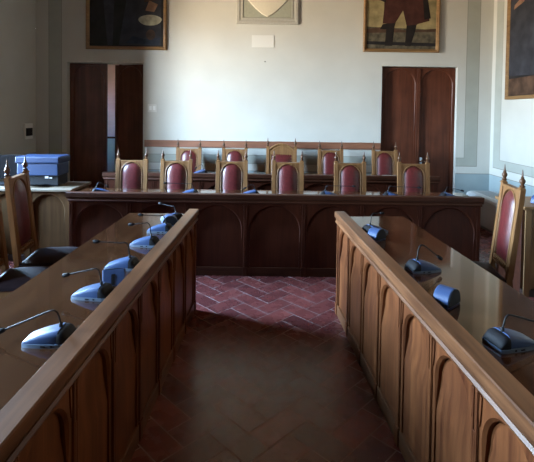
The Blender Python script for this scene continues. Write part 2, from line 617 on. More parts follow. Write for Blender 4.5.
bm = nb()
box(bm, -3.45, -3.00, YB + 1.93, YB + 1.99, 1.12, 2.75)
po = obj('wall_panel', bm, M_pink)
tag(po, 'pale pink panel on the wall seen through the gap of the left door', 'panel')
bm = nb()
for q in ((-3.49, -3.45, 1.08, 2.79), (-3.00, -2.96, 1.08, 2.79), (-3.45, -3.00, 1.08, 1.12), (-3.45, -3.00, 2.75, 2.79)):
    box(bm, q[0], q[1], YB + 1.92, YB + 2.0, q[2], q[3])
obj('panel_frame', bm, M_door, po)


# ------------------------------------------------------------------ desks
def make_desk(label, group, loc, rz, nbay, pitch, depth=0.56, zt=0.81, woods=None):
    pan, rail = woods or (M_deskv, M_rail)
    """long council desk; local x runs along it, the arched front faces -y"""
    root = thing('council_desk', label, 'desk', loc, rz, group)
    L = nbay * pitch + 0.05
    e = 0.025
    for k in range(nbay):
        xc = e + pitch * (k + 0.5)
        bm = nb()
        arch_plate(bm, xc, pitch, 0.09, 0.755, pitch - 0.088, 0.09, 0.728, 0.0, 0.026, 0.010)
        prism_yz(bm, [(0.007, 0.09), (0.007, 0.46), (0.026, 0.58), (0.026, 0.755), (0.042, 0.755), (0.042, 0.09)], xc - pitch / 2 + 0.001, xc + pitch / 2 - 0.001)
        hp = pitch / 2
        for sg in (-1, 1):      # carved leaf in each spandrel
            q = [(xc + sg * (hp - 0.026), 0.742), (xc + sg * (hp - 0.036), 0.735), (xc + sg * (hp - 0.033), 0.68), (xc + sg * (hp - 0.026), 0.63), (xc + sg * (hp - 0.022), 0.68)]
            prism_xz(bm, q, -0.005, 0.001)
        # narrow carved slot either side of the arch
        obj('arched_panel', bm, pan, root, smooth=30)
    for k in range(nbay + 1):
        x = e + pitch * k
        bm = nb()
        box(bm, x - 0.019, x + 0.019, -0.005, 0.0, 0.0, 0.755)
        for sg in (-1, 1):
            box(bm, x + sg * 0.012 - 0.005, x + sg * 0.012 + 0.005, -0.009, -0.005, 0.10, 0.745)
        box(bm, x - 0.007, x + 0.007, -0.009, -0.005, 0.10, 0.60)
        box(bm, x - 0.024, x + 0.024, -0.013, -0.0005, 0.0, 0.095)
        obj('pilaster', bm, pan, root, bevel=0.0025)
    bm = nb()
    box(bm, 0, L, -0.006, 0.04, 0.0, 0.09)
    obj('plinth', bm, rail, root, bevel=0.003)
    bm = nb()
    prism_yz(bm, [(-0.004, 0.755), (-0.016, 0.758), (-0.022, 0.770), (-0.016, 0.782), (0.04, 0.782), (0.04, 0.755)], 0, L)
    obj('moulding', bm, rail, root)
    bm = nb()
    prism_yz(bm, [(-0.012, 0.782), (-0.014, 0.802), (-0.025, 0.807), (-0.025, 0.846), (-0.020, 0.851), (0.056, 0.851), (0.060, 0.847), (0.060, 0.782)], -0.02, L + 0.02)
    obj('top_rail', bm, rail, root)
    bm = nb()
    box(bm, -0.01, L + 0.01, 0.060, depth, zt - 0.028, zt)
    obj('desktop', bm, M_top, root, bevel=0.004)
    for x in (0.0, L - 0.03):
        bm = nb()
        box(bm, x, x + 0.03, 0.042, depth - 0.06, 0.0, zt - 0.028)
        obj('end_panel', bm, M_desk, root, bevel=0.003)
    return root


dl = math.atan(0.030)
Ld = 10 * 0.365 + 0.05
lx, ly = -0.587, 3.735
left_desk = make_desk('long council desk on the left of the aisle carrying a row of microphones', 'long council desks with arched fronts',
                      (lx - math.sin(dl) * Ld, ly - math.cos(dl) * Ld, 0), PI / 2 - dl, 10, 0.365)
dr = math.atan(0.058)
rx, ry = 0.600, 3.715
right_desk = make_desk('long council desk on the right of the aisle with its arched front lit', 'long council desks with arched fronts',
                       (rx, ry, 0), -PI / 2 + dr, 10, 0.365)
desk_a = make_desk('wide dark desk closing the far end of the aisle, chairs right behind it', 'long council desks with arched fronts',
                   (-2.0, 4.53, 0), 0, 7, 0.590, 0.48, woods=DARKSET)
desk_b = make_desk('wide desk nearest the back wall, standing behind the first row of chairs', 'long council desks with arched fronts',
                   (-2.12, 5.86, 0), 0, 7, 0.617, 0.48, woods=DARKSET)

desk_a.scale = (1, 1, 0.98)

# ------------------------------------------------------------------ side cabinets
def make_cabinet(label, loc, nbay, pitch, depth, zt, group, wd, td, ed):
    root = thing('side_desk', label, 'cabinet', loc, 0, group)
    L = nbay * pitch + 0.06
    for k in range(nbay):
        xc = 0.03 + pitch * (k + 0.5)
        bm = nb()
        arch_plate(bm, xc, pitch, 0.06, zt - 0.03, pitch - 0.09, 0.06, zt - 0.07, 0.0, 0.03, 0.012)
        box(bm, xc - pitch / 2, xc + pitch / 2, 0.03, 0.045, 0.06, zt - 0.03)
        obj('arched_panel', bm, wd, root, smooth=30)
    for k in range(nbay + 1):
        x = 0.03 + pitch * k
        bm = nb()
        box(bm, x - 0.028, x + 0.028, -0.012, 0.0, 0.0, zt - 0.03)
        obj('pilaster', bm, wd, root, bevel=0.003)
    bm = nb()
    box(bm, 0, L, -0.006, 0.045, 0, 0.06)
    obj('plinth', bm, M_plinth, root)
    for x in (0.0, L - 0.03):
        bm = nb()
        box(bm, x, x + 0.03, 0.045, depth - 0.02, 0, zt - 0.03)
        obj('end_panel', bm, ed, root, bevel=0.003)
    bm = nb()
    box(bm, -0.025, L + 0.025, -0.035, depth, zt - 0.03, zt)
    obj('desktop', bm, td, root, bevel=0.006)
    return root


make_cabinet('oak side desk with pale top under the blue machine by the left wall', (-3.08, 4.90, 0), 2, 0.44, 0.52, 0.80, 'oak side desks', M_cab, M_cabtop, M_cab)
make_cabinet('light oak side desk cut off by the right edge, behind the single chair', (2.375, 4.10, 0), 2, 0.44, 0.50, 0.84, 'oak side desks', M_cabr, M_cabr, M_desk)  # end panels in dark desk wood stand in for the shaded side


# ------------------------------------------------------------------ chairs
LEAN = 0.110


def lean(z):
    """y of the back at height z"""
    return 0.185 + max(0.0, z - 0.46) * LEAN


def shear(bm, f0=0.0):
    for v in bm.verts:
        v.co.y += lean(v.co.z)


def make_chair(label, group, W=0.39, H=1.085, president=False):
    root = thing('council_chair', label, 'chair', (0, 0, 0), 0, group)
    s = 0.048
    hw = W / 2
    for sg in (-1, 1):
        bm = nb()
        xa, xb = sorted((sg * hw, sg * (hw - s)))
        for (z0, z1) in ((0.0, 0.46), (0.46, H + 0.012)):
            ya0, ya1 = lean(z0), lean(z1)
            if z0 == 0: ya0 = lean(0) + 0.05
            hexa(bm, [(xa, ya0 - 0.022, z0), (xb, ya0 - 0.022, z0), (xb, ya0 + 0.018, z0), (xa, ya0 + 0.018, z0)],
                 [(xa, ya1 - 0.022, z1), (xb, ya1 - 0.022, z1), (xb, ya1 + 0.014, z1), (xa, ya1 + 0.014, z1)])
        xm_ = (xa + xb) / 2
        yt = lean(H + 0.012) - 0.003
        hexa(bm, [(xa - .004, yt - 0.030, H + 0.012), (xb + .004, yt - 0.030, H + 0.012), (xb + .004, yt + 0.018, H + 0.012), (xa - .004, yt + 0.018, H + 0.012)],
             [(xa + .008, yt - 0.016, H + 0.026), (xb - .008, yt - 0.016, H + 0.026), (xb - .008, yt + 0.010, H + 0.026), (xa + .008, yt + 0.010, H + 0.026)])
        st = obj('stile', bm, M_oak, root, bevel=0.003)
        bm = nb()
        lathe(bm, [(0.012, 0.0), (0.018, 0.006), (0.019, 0.014), (0.010, 0.020), (0.013, 0.028), (0.021, 0.042), (0.019, 0.055), (0.010, 0.066),
                   (0.013, 0.070), (0.008, 0.076), (0.006, 0.095), (0.0035, 0.115), (0.0015, 0.128)], (xm_, yt, H + 0.024), 12)
        obj('finial', bm, M_oakd, st, smooth=60)
        bm = nb()
        xf = sg * (hw - 0.026)
        lathe(bm, [(0.016, 0), (0.021, 0.02), (0.014, 0.05), (0.020, 0.10), (0.023, 0.24), (0.016, 0.30), (0.024, 0.32)], (xf, -0.185, 0), 12)
        box(bm, xf - 0.024, xf + 0.024, -0.209, -0.161, 0.32, 0.435)
        obj('leg', bm, M_oak, root, smooth=35)
        bm = nb()
        box(bm, xf - 0.012, xf + 0.012, -0.161, 0.165, 0.345, 0.43)
        obj('seat_rail', bm, M_oak, root, bevel=0.003)
        bm = nb()
        box(bm, xf - 0.010, xf + 0.010, -0.175, 0.215, 0.13, 0.16)
        obj('stretcher', bm, M_oak, root, bevel=0.003)
    bm = nb()
    box(bm, -hw + 0.05, hw - 0.05, -0.200, -0.176, 0.345, 0.43)
    obj('seat_rail', bm, M_oak, root, bevel=0.003)
    # seat
    bm = nb()
    hx = hw - 0.004
    N = 8
    rows = []
    for j in range(N + 1):
        row = []
        for i in range(N + 1):
            u, v = i / N * 2 - 1, j / N * 2 - 1
            b = (1 - abs(u) ** 4) * (1 - abs(v) ** 4)
            row.append(bm.verts.new((u * hx, -0.215 + (v + 1) / 2 * 0.375, 0.452 + 0.034 * b)))
        rows.append(row)
    for j in range(N):
        for i in range(N):
            bm.faces.new((rows[j][i], rows[j][i + 1], rows[j + 1][i + 1], rows[j + 1][i]))
    box(bm, -hx, hx, -0.215, 0.160, 0.430, 0.4521)
    obj('seat', bm, M_seat, root, smooth=50)
    # back frame with arched opening
    iw = W - 2 * s
    pw = iw - 0.054
    zb, zt = 0.50, H
    bm = nb()
    if president:
        n = 16
        rise = 0.085
        lo = H - 0.03
        top = [(-iw / 2 + iw * k / n, lo + rise * math.sin(PI * k / n) ** 0.8) for k in range(n + 1)]
        prism_xz(bm, [(-iw / 2, lo - 0.075)] + top + [(iw / 2, lo - 0.075)], -0.012, 0.022)
        tube(bm, [(x, -0.014, z) for x, z in top], 0.014, 8)
        tube(bm, [(x * 0.8, -0.012, lo - 0.06 + (z - lo + 0.05) * 0.75) for x, z in top], 0.006, 6)
        box(bm, -iw / 2, -iw / 2 + 0.03, -0.012, 0.022, zb, lo - 0.075)
        box(bm, iw / 2 - 0.03, iw / 2, -0.012, 0.022, zb, lo - 0.075)
        box(bm, -iw / 2 + 0.03, iw / 2 - 0.03, -0.012, 0.022, zb, zb + 0.04)
    else:
        arch_plate(bm, 0, iw, zb, zt, pw, zb + 0.05, zt - 0.022, -0.014, 0.020, 0.008)
        # raised rim that follows the arch
        r = pw / 2 + 0.009
        zc = zt - 0.022 - pw / 2
        tube(bm, [(-r, -0.016, zb + 0.05)] + [(r * math.cos(a), -0.016, zc + r * math.sin(a)) for a in [PI - k * PI / 14 for k in range(15)]] + [(r, -0.016, zb + 0.05)], 0.006, 6)
        box(bm, -iw / 2, iw / 2, -0.020, 0.022, zt - 0.014, zt + 0.004)
        for k in range(7):     # carved beads on the lower rail
            x = (k - 3) * iw / 8
            lathe(bm, [(0.001, 0), (0.010, 0.008), (0.010, 0.022), (0.001, 0.03)], (x, -0.014, zb + 0.010), 8)
    shear(bm)
    obj('back_frame', bm, M_oak, root, smooth=35)
    # padded leather
    bm = nb()
    if president:
        z0, z1 = zb + 0.04, H - 0.105
        hp = iw / 2 - 0.03
        N, Mv = 8, 12
        def outline(u, v):
            return (u * hp, z0 + (z1 - z0) * v)
    else:
        z0 = zb + 0.05
        hp = pw / 2
        zc = zt - 0.022 - hp
        N, Mv = 8, 14
        def outline(u, v):
            z = z0 + (zc + hp - 0.0005 - z0) * v
            h = hp if z <= zc else math.sqrt(max(1e-8, hp * hp - (z - zc) ** 2))
            return (u * h, z)
    rows = []
    for j in range(Mv + 1):
        v = j / Mv
        v = v if president else (1 - (1 - v) ** 1.6)
        row = []
        for i in range(N + 1):
            u = i / N * 2 - 1
            x, z = outline(u, v)
            b = (1 - abs(u) ** 3) * (1 - abs(2 * v - 1) ** 6)
            row.append(bm.verts.new((x, -0.004 - 0.036 * b, z)))
        rows.append(row)
    for j in range(Mv):
        for i in range(N):
            bm.faces.new((rows[j][i], rows[j][i + 1], rows[j + 1][i + 1], rows[j + 1][i]))
    back = [rows[0][i].co.copy() for i in range(N + 1)]
    # back cloth
    ring = [r_[0].co.copy() for r_ in rows] + [r_[-1].co.copy() for r_ in reversed(rows)]
    vs = []
    for c in ring:
        vs.append(bm.verts.new((c.x, 0.010, c.z)))
    bm.faces.new(vs)
    shear(bm)
    pad = obj('backrest', bm, M_leather, root, smooth=50)
    bm = nb()
    pts = []
    if president:
        for k in range(12): pts += [(-hp + 0.008, z0 + (z1 - z0) * k / 11), (hp - 0.008, z0 + (z1 - z0) * k / 11)]
        for k in range(1, 11): pts.append((-hp + 0.008 + (2 * hp - 0.016) * k / 11, z1 - 0.008))
    else:
        r = hp - 0.007
        for k in range(15): pts += [(-r, z0 + (zc - z0) * k / 15), (r, z0 + (zc - z0) * k / 15)]
        for k in range(15): pts.append((r * math.cos(PI * k / 14), zc + r * math.sin(PI * k / 14)))
    for x, z in pts:
        q = [bm.verts.new((x + 0.0042 * math.cos(a), -0.008, z + 0.0042 * math.sin(a))) for a in [2 * PI * t / 6 for t in range(6)]]
        ap = bm.verts.new((x, -0.0125, z))
        for t in range(6): bm.faces.new((q[t], q[(t + 1) % 6], ap))
    shear(bm)
    obj('nail_trim', bm, M_brass, pad, smooth=60)
    return root


G1 = 'high backed chairs behind the near desk'
G2 = 'high backed chairs along the back wall'
G3 = 'side chairs at the aisle desks'
LB = lean(1.085)                      # how far the top of the back leans behind the chair's base
proto = make_chair('oak chair with arched burgundy leather back, first from left behind the far desk', G1)
row1 = [(-1.613, 'oak chair with arched burgundy leather back, first from left behind the far desk'),
        (-1.083, 'oak chair with arched leather back, second from left behind the far desk'),
        (-0.422, 'oak chair with arched leather back, third from left behind the far desk'),
        (0.252, 'oak chair with arched leather back right in front of the wider crested chair'),
        (0.998, 'oak chair with arched leather back, second from right behind the far desk'),
        (1.757, 'oak chair with arched leather back in front of the closed right door')]
for i, (x, lab) in enumerate(row1):
    if i == 0:
        proto.location = (x, 5.40 - LB, 0)
        proto.scale = (0.98,) * 3
    else:
        dup(proto, (x, 5.40 - LB, 0), R(random.uniform(-2, 2)), lab, G1, 0.98)
row2 = [(-1.201, 'leftmost oak chair of the row against the back wall'),
        (-0.487, 'oak chair against the back wall between the leftmost one and the wider chair'),
        (0.988, 'oak chair against the back wall, just right of the wider crested chair'),
        (1.810, 'rightmost oak chair of the row against the back wall')]
for x, lab in row2:
    dup(proto, (x, 6.90 - LB, 0), R(random.uniform(-2, 2)), lab, G2)
pres = make_chair('wider oak chair with arched wooden crest in the middle of the back row', G2, 0.47, 1.12, True)
pres.location = (0.228, 6.90 - lean(1.12), 0)
S = 1.035


def side_chair(tx, ty, rz, lab):
    """tx, ty is where the top of the back stands"""
    off = LB * S
    # local +y (the way the back leans) in world space
    dx, dy = -math.sin(rz), math.cos(rz)
    dup(proto, (tx - dx * off, ty - dy * off, 0), rz, lab, G3, S)


side_chair(1.885, 3.42, -PI / 2 - R(9), 'single oak chair with arched purplish leather back by the right wall')
side_chair(-2.03, 3.64, PI / 2 + R(8), 'dark oak side chair seen whole at the left, in front of the blue machine')
side_chair(-2.00, 3.15, PI / 2 + R(8), 'dark oak side chair cut off by the left edge of the picture')


# ------------------------------------------------------------------ conference units
def section(bm, x, w, h, zb, n=12, p=4.5):
    """closed rounded-top cross section in the plane x"""
    vs = [bm.verts.new((x, -w / 2, zb)), bm.verts.new((x, w / 2, zb))]
    for k in range(n + 1):
        a = PI * k / n
        c, s_ = math.cos(a), math.sin(a)
        y = w / 2 * math.copysign(abs(c) ** (2 / p), c)
        z = zb + 0.001 + (h - zb) * abs(s_) ** (2 / p)
        vs.append(bm.verts.new((x, y, z)))
    return vs


def loft(bm, secs):
    for a, b in zip(secs, secs[1:]):
        for i in range(len(a)):
            j = (i + 1) % len(a)
            bm.faces.new((a[i], a[j], b[j], b[i]))
    bm.faces.new(secs[0][::-1])
    bm.faces.new(secs[-1])


def make_unit(label, group, reach=None, neck_h=0.075, drop=0.05, name='conference_microphone', cat='microphone'):
    """desk unit; the speaker's side is -x, the aisle side +x"""
    root = thing(name, label, cat, (0, 0, 0), 0, group)
    bm = nb()
    prof = [(-0.086, 0.080), (-0.080, 0.092), (-0.05, 0.104), (0.0, 0.110), (0.06, 0.110), (0.084, 0.104), (0.088, 0.096)]
    lo = [bm.verts.new((x, -w / 2, 0)) for x, w in prof] + [bm.verts.new((x, w / 2, 0)) for x, w in reversed(prof)]
    hi = [bm.verts.new((v.co.x, v.co.y * 0.98, 0.013)) for v in lo]
    bm.faces.new(lo[::-1]); bm.faces.new(hi)
    for i in range(len(lo)):
        j = (i + 1) % len(lo)
        bm.faces.new((lo[i], lo[j], hi[j], hi[i]))
    base = obj('base', bm, M_unitp, root, smooth=40)
    bm = nb()
    for sy in (-1, 1):
        y = sy * 0.0555
        box(bm, -0.012, 0.006, min(y, y - sy * 0.003), max(y, y - sy * 0.003), 0.004, 0.009)
        box(bm, 0.024, 0.032, min(y, y - sy * 0.003), max(y, y - sy * 0.003), 0.004, 0.010)
    obj('socket', bm, M_black, base)
    bm = nb()
    loft(bm, [section(bm, x, w, h, 0.0128) for x, w, h in ((-0.085, 0.074, 0.0145), (-0.078, 0.084, 0.0185), (-0.05, 0.092, 0.031), (-0.02, 0.096, 0.042), (0.01, 0.098, 0.050), (0.036, 0.098, 0.055), (0.044, 0.096, 0.056))])
    obj('top_cover', bm, M_unit, root, smooth=50)
    bm = nb()
    loft(bm, [section(bm, x, w, h, 0.0128) for x, w, h in ((0.0442, 0.100, 0.052), (0.052, 0.103, 0.053), (0.066, 0.102, 0.049), (0.086, 0.096, 0.018))])
    obj('speaker_grille', bm, M_unitd, root, smooth=50)
    if reach is not None:
        bm = nb()
        x0 = 0.040
        bend = 0.055 + neck_h
        P = [(x0, 0, 0.055), (x0 - 0.002, 0, 0.07), (x0 - 0.008, 0, bend - 0.022), (x0 - 0.014, 0, bend - 0.008), (x0 - 0.026, 0, bend), (x0 - 0.044, 0, bend - 0.004)]
        ex = x0 - 0.044 - reach
        ez = bend - 0.004 - drop
        for k in range(1, 7):
            t = k / 6
            P.append((x0 - 0.044 - reach * t, 0, bend - 0.004 - drop * t))
        tube(bm, P, 0.0034, 8)
        lathe(bm, [(0.007, 0), (0.007, 0.015), (0.004, 0.018)], (x0, 0, 0.054), 10)
        nk = obj('gooseneck', bm, M_metal, root, smooth=60)
        bm = nb()
        d = Vector((-reach, 0, -drop)).normalized()
        c = Vector((ex, 0, ez))
        tube(bm, [c - d * 0.004, c, c + d * 0.012, c + d * 0.026, c + d * 0.032], [0.004, 0.0085, 0.010, 0.010, 0.006], 12)
        obj('microphone_head', bm, M_black, nk, smooth=50)
    return root


GL, GR_, GF, GB = 'microphones on the left desk', 'microphones on the right desk', 'microphones on the far desk', 'microphones on the back desk'
ZT = 0.81


def left_x(y, off):
    """world x on the left desk at a distance off behind its front, at depth y"""
    return lx - (ly - y) * 0.030 - off


def right_x(y, off):
    return rx + (ry - y) * 0.058 + off


LM = [(1.655, 0.150, 0.165, 0.062, 0.070, 3, 'nearest grey blue gooseneck microphone on the left desk, bottom left'),
      (2.065, 0.160, 0.115, 0.075, 0.030, -4, 'second nearest gooseneck microphone on the left desk'),
      (2.445, 0.158, 0.125, 0.085, -0.006, 2, 'third nearest gooseneck microphone on the left desk, behind a tilted unit'),
      (2.865, 0.160, 0.075, 0.090, 0.010, -3, 'fourth nearest gooseneck microphone on the left desk'),
      (3.190, 0.150, 0.120, 0.062, -0.004, 4, 'fifth microphone on the left desk, next to last before its far end'),
      (3.540, 0.150, 0.110, 0.055, -0.006, -30, 'farthest gooseneck microphone at the far end of the left desk')]
for (y, off, reach, nh, drop, a, lab) in LM:
    o = make_unit(lab, GL, reach, nh, drop)
    o.location = (left_x(y, off), y, ZT)
    o.rotation_euler = (0, 0, R(a) - dl)
RM = [(3.24, 0.165, 0.040, 0.085, 0.0, 20, 'farthest gooseneck microphone at the far end of the right desk'),
      (2.47, 0.205, 0.085, 0.085, 0.065, 12, 'gooseneck microphone halfway along the right desk'),
      (1.675, 0.215, 0.150, 0.060, 0.050, 14, 'nearest gooseneck microphone on the right desk, cut by the right edge')]
for (y, off, reach, nh, drop, a, lab) in RM:
    o = make_unit(lab, GR_, reach, nh, drop)
    o.location = (right_x(y, off), y, ZT)
    o.rotation_euler = (0, 0, PI + R(a))
GU = 'half round speaker units'
speak = thing('speaker_unit', 'blue half round speaker unit with black face, alone midway on the right desk', 'speaker', (right_x(2.03, 0.135), 2.03, ZT), R(42), GU)
arc = [(0.058 * math.cos(a), 0.004 + 0.074 * math.sin(a) ** 0.8) for a in [PI * k / 16 for k in range(17)]]
bm = nb()
prism_xz(bm, [(-0.060, 0.0), (0.060, 0.0)] + [(x * 1.03, z) for x, z in arc], -0.034, 0.040)
obj('shell', bm, M_unit, speak, smooth=35, bevel=0.004)
bm = nb()
prism_xz(bm, [(x * 0.95, 0.003 + z * 0.95) for x, z in arc], -0.0385, -0.033)
obj('speaker_grille', bm, M_unitd, speak, bevel=0.002)
dup(speak, (right_x(3.06, 0.125), 3.06, ZT), R(42), 'blue half round speaker unit next to the farthest microphone of the right desk', GU)
dup(speak, (left_x(3.37, 0.125), 3.37, ZT), R(15), 'blue half round speaker unit near the far end of the left desk', GU)
dup(speak, (2.58, 4.24, 0.84), R(30), 'dark half round speaker unit on the oak side desk at the right edge', GU)

# tilted unit standing between the second and third microphones on the left
root = thing('tent_box', 'tilted blue box with a pale top between two microphones on the left desk', 'box', (left_x(2.23, 0.125), 2.23, ZT), R(18))
bm = nb()
prism_yz(bm, [(-0.050, 0.0), (0.050, 0.0), (0.050, 0.052), (0.012, 0.066)], -0.055, 0.055)
obj('box_body', bm, M_unit, root, bevel=0.006)
bm = nb()
hexa(bm, [(-0.045, 0.013, 0.0662), (0.045, 0.013, 0.0662), (0.045, 0.046, 0.0542), (-0.045, 0.046, 0.0542)],
     [(-0.045, 0.0135, 0.0682), (0.045, 0.0135, 0.0682), (0.045, 0.0465, 0.0562), (-0.045, 0.0465, 0.0562)])
obj('pale_cover', bm, M_unitp, root)
bm = nb()
hexa(bm, [(-0.012, -0.046, 0.006), (0.004, -0.046, 0.006), (0.004, -0.044, 0.006), (-0.012, -0.044, 0.006)],
     [(-0.012, -0.011, 0.046), (0.004, -0.011, 0.046), (0.004, -0.006, 0.046), (-0.012, -0.006, 0.046)])
obj('dark_stripe', bm, M_black, root)

FM = [(-1.74, 4.70, 0.05, 0.03, 200, 'microphone on the far desk in front of its first chair from left'),
      (-0.80, 4.70, 0.24, -0.006, 0, 'microphone on the far desk with long neck across its second chair'),
      (-0.16, 4.70, 0.05, 0.03, 10, 'microphone on the far desk just right of its third chair'),
      (0.66, 4.70, 0.24, 0.0, 176, 'microphone on the far desk with long neck across its fifth chair'),
      (1.32, 4.70, 0.26, 0.0, 172, 'microphone on the far desk between its fifth and sixth chairs'),
      (1.92, 4.70, 0.12, 0.03, 180, 'rightmost microphone on the far desk')]
for (x, y, reach, drop, a, lab) in FM:
    o = make_unit(lab, GF, reach, 0.06, drop)
    o.location = (x, y, ZT * 0.98)
    o.rotation_euler = (0, 0, R(a))
for (x, a, lab) in ((1.28, 165, 'gooseneck microphone on the back desk left of its rightmost chair'), (-0.9, 30, 'microphone on the back desk between its two leftmost chairs')):
    o = make_unit(lab, GB, 0.05, 0.07, 0.03)
    o.location = (x, 6.13, ZT)
    o.rotation_euler = (0, 0, R(a))

# ------------------------------------------------------------------ blue machine on the left side desk
root = thing('office_printer', 'blue boxy office printer on the oak side desk by the left wall', 'printer', (-2.55, 5.12, 0.80), 0)
root.scale = (0.92,) * 3
bm = nb()
box(bm, -0.25, 0.25, -0.14, 0.16, 0.135, 0.285)
obj('body', bm, M_blue, root, bevel=0.012)
bm = nb()
box(bm, -0.265, 0.27, -0.16, 0.17, 0.287, 0.370)
obj('scanner_lid', bm, M_blue, root, bevel=0.016)
bm = nb()
box(bm, -0.235, 0.235, -0.10, 0.16, 0.012, 0.135)
obj('output_bay', bm, M_black, root, bevel=0.006)
bm = nb()
hexa(bm, [(-0.12, -0.20, 0.040), (0.10, -0.20, 0.040), (0.10, -0.10, 0.022), (-0.12, -0.10, 0.022)], [(-0.12, -0.20, 0.046), (0.10, -0.20, 0.046), (0.10, -0.10, 0.030), (-0.12, -0.10, 0.030)])
obj('paper_tray', bm, M_black, root)
for sx in (-0.2, 0.2):
    for sy in (-0.07, 0.13):
        bm = nb()
        lathe(bm, [(0.018, 0), (0.018, 0.013)], (sx, sy, 0), 10)
        obj('foot', bm, M_black, root)
for q in ((0.075, 0.115, 0.10, 0.13), (-0.16, -0.135, 0.085, 0.115), (0.13, 0.16, 0.10, 0.115)):
    bm = nb()
    box(bm, q[0], q[1], -0.108, -0.0995, q[2], q[3])
    obj('label_plate', bm, M_white, root)
root = thing('dark_monitor', 'dark boxy screen turned away, left of the blue printer', 'monitor', (-2.965, 5.15, 0.80), R(20))
bm = nb()
box(bm, -0.10, 0.10, -0.10, 0.10, 0.0, 0.018)
obj('stand_foot', bm, M_black, root, bevel=0.005)
bm = nb()
box(bm, -0.02, 0.02, 0.0, 0.03, 0.018, 0.15)
obj('stand_neck', bm, M_black, root)
bm = nb()
box(bm, -0.15, 0.15, -0.03, 0.0, 0.07, 0.34)
obj('screen', bm, M_black, root, bevel=0.006)
bm = nb()
hexa(bm, [(-0.10, 0.0, 0.12), (0.10, 0.0, 0.12), (0.08, 0.03, 0.14), (-0.08, 0.03, 0.14)], [(-0.10, 0.0, 0.30), (0.10, 0.0, 0.30), (0.08, 0.03, 0.28), (-0.08, 0.03, 0.28)])
obj('rear_housing', bm, M_black, root, bevel=0.005)


# ------------------------------------------------------------------ pictures, crest, switches
def frame_ring(bm, x0, x1, z0, z1, t, yw, prof):
    """mitred frame; prof = (inset, height off the wall) pairs, face towards -y"""
    loops = []
    for ins, h in prof:
        loops.append([bm.verts.new(p) for p in ((x0 + ins, yw - h, z0 + ins), (x1 - ins, yw - h, z0 + ins), (x1 - ins, yw - h, z1 - ins), (x0 + ins, yw - h, z1 - ins))])
    for a, b in zip(loops, loops[1:]):
        for i in range(4):
            j = (i + 1) % 4
            bm.faces.new((a[i], a[j], b[j], b[i]))


def flat_poly(bm, pts, y, mi):
    f = bm.faces.new([bm.verts.new((x, y, z)) for x, z in pts])
    f.material_index = mi


def ell(cx, cz, rx_, rz_, n=20, wob=0.0):
    return [(cx + rx_ * (1 + wob * math.sin(3 * a)) * math.cos(a), cz + rz_ * math.sin(a)) for a in [2 * PI * k / n for k in range(n)]]


FP = [(0.0, 0.0), (0.0, 0.035), (0.010, 0.045), (0.022, 0.045), (0.028, 0.036), (0.044, 0.030), (0.050, 0.020), (0.055, 0.012)]
CANV = [plain('paint_dark', (0.016, 0.014, 0.014), 0.7, spec=0.2, noise=0.5, scale=4), plain('paint_slate', (0.030, 0.031, 0.038), 0.7, spec=0.2, noise=0.4, scale=5),
        plain('paint_cream', (0.36, 0.34, 0.25), 0.7, spec=0.2, noise=0.25, scale=14), plain('paint_umber', (0.065, 0.036, 0.022), 0.7, spec=0.2, noise=0.5, scale=6),
        plain('paint_flesh', (0.22, 0.12, 0.075), 0.7, spec=0.2, noise=0.3, scale=9), plain('paint_sky', (0.26, 0.21, 0.105), 0.7, spec=0.2, noise=0.4, scale=6),
        plain('paint_brown_red', (0.050, 0.018, 0.014), 0.7, spec=0.2, noise=0.4, scale=8), plain('paint_ground', (0.085, 0.072, 0.048), 0.7, spec=0.2, noise=0.5, scale=12),
        plain('paint_boot', (0.014, 0.011, 0.010), 0.7, spec=0.2, noise=0.4, scale=9), plain('paint_blue_black', (0.020, 0.026, 0.042), 0.7, spec=0.2, noise=0.4, scale=9)]


def painting(label, x0, x1, z0, z1, shapes, yw=YB):
    root = thing('framed_painting', label, 'painting', ((x0 + x1) / 2, yw, z0), 0, 'old oil paintings')
    w = (x1 - x0) / 2
    bm = nb()
    frame_ring(bm, -w, w, 0, z1 - z0, 0.07, 0, FP)
    obj('frame', bm, M_gold, root)
    bm = nb()
    i = 0.052
    box(bm, -w + i, w - i, -0.014, -0.001, i, z1 - z0 - i, 0)
    y = -0.0145
    for mi, pts in shapes:
        flat_poly(bm, [(min(max(x, -w + i), w - i), min(max(z, i), z1 - z0 - i)) for x, z in pts], y, mi)
        y -= 0.0004
    obj('canvas', bm, CANV, root)
    return root


# left: dark portrait, only its lower part is in view (local x -0.65..0.65, z from 0)
painting('dark old portrait with a pale oval ruff shape, above the left door', -2.890, -1.612, 2.625, 4.45,
         [(1, [(-0.30, 0.07), (0.55, 0.07), (0.55, 1.5), (0.30, 1.7), (-0.25, 1.6), (-0.38, 0.9)]),
          (0, [(-0.22, 0.07), (-0.12, 0.07), (0.02, 0.9), (0.0, 1.4), (-0.18, 1.2)]),
          (9, [(-0.02, 0.10), (0.52, 0.08), (0.54, 0.20), (0.30, 0.17), (0.10, 0.22)]),
          (3, [(0.28, 0.75), (0.55, 0.80), (0.58, 1.2), (0.35, 1.25)]),
          (4, [(0.30, 0.62), (0.44, 0.60), (0.50, 0.72), (0.36, 0.78)]),
          (2, ell(0.375, 0.47, 0.185, 0.085, 20, 0.05)),
          (3, ell(0.385, 0.24, 0.075, 0.085, 14)),
          (4, ell(0.0, 1.45, 0.13, 0.18))])
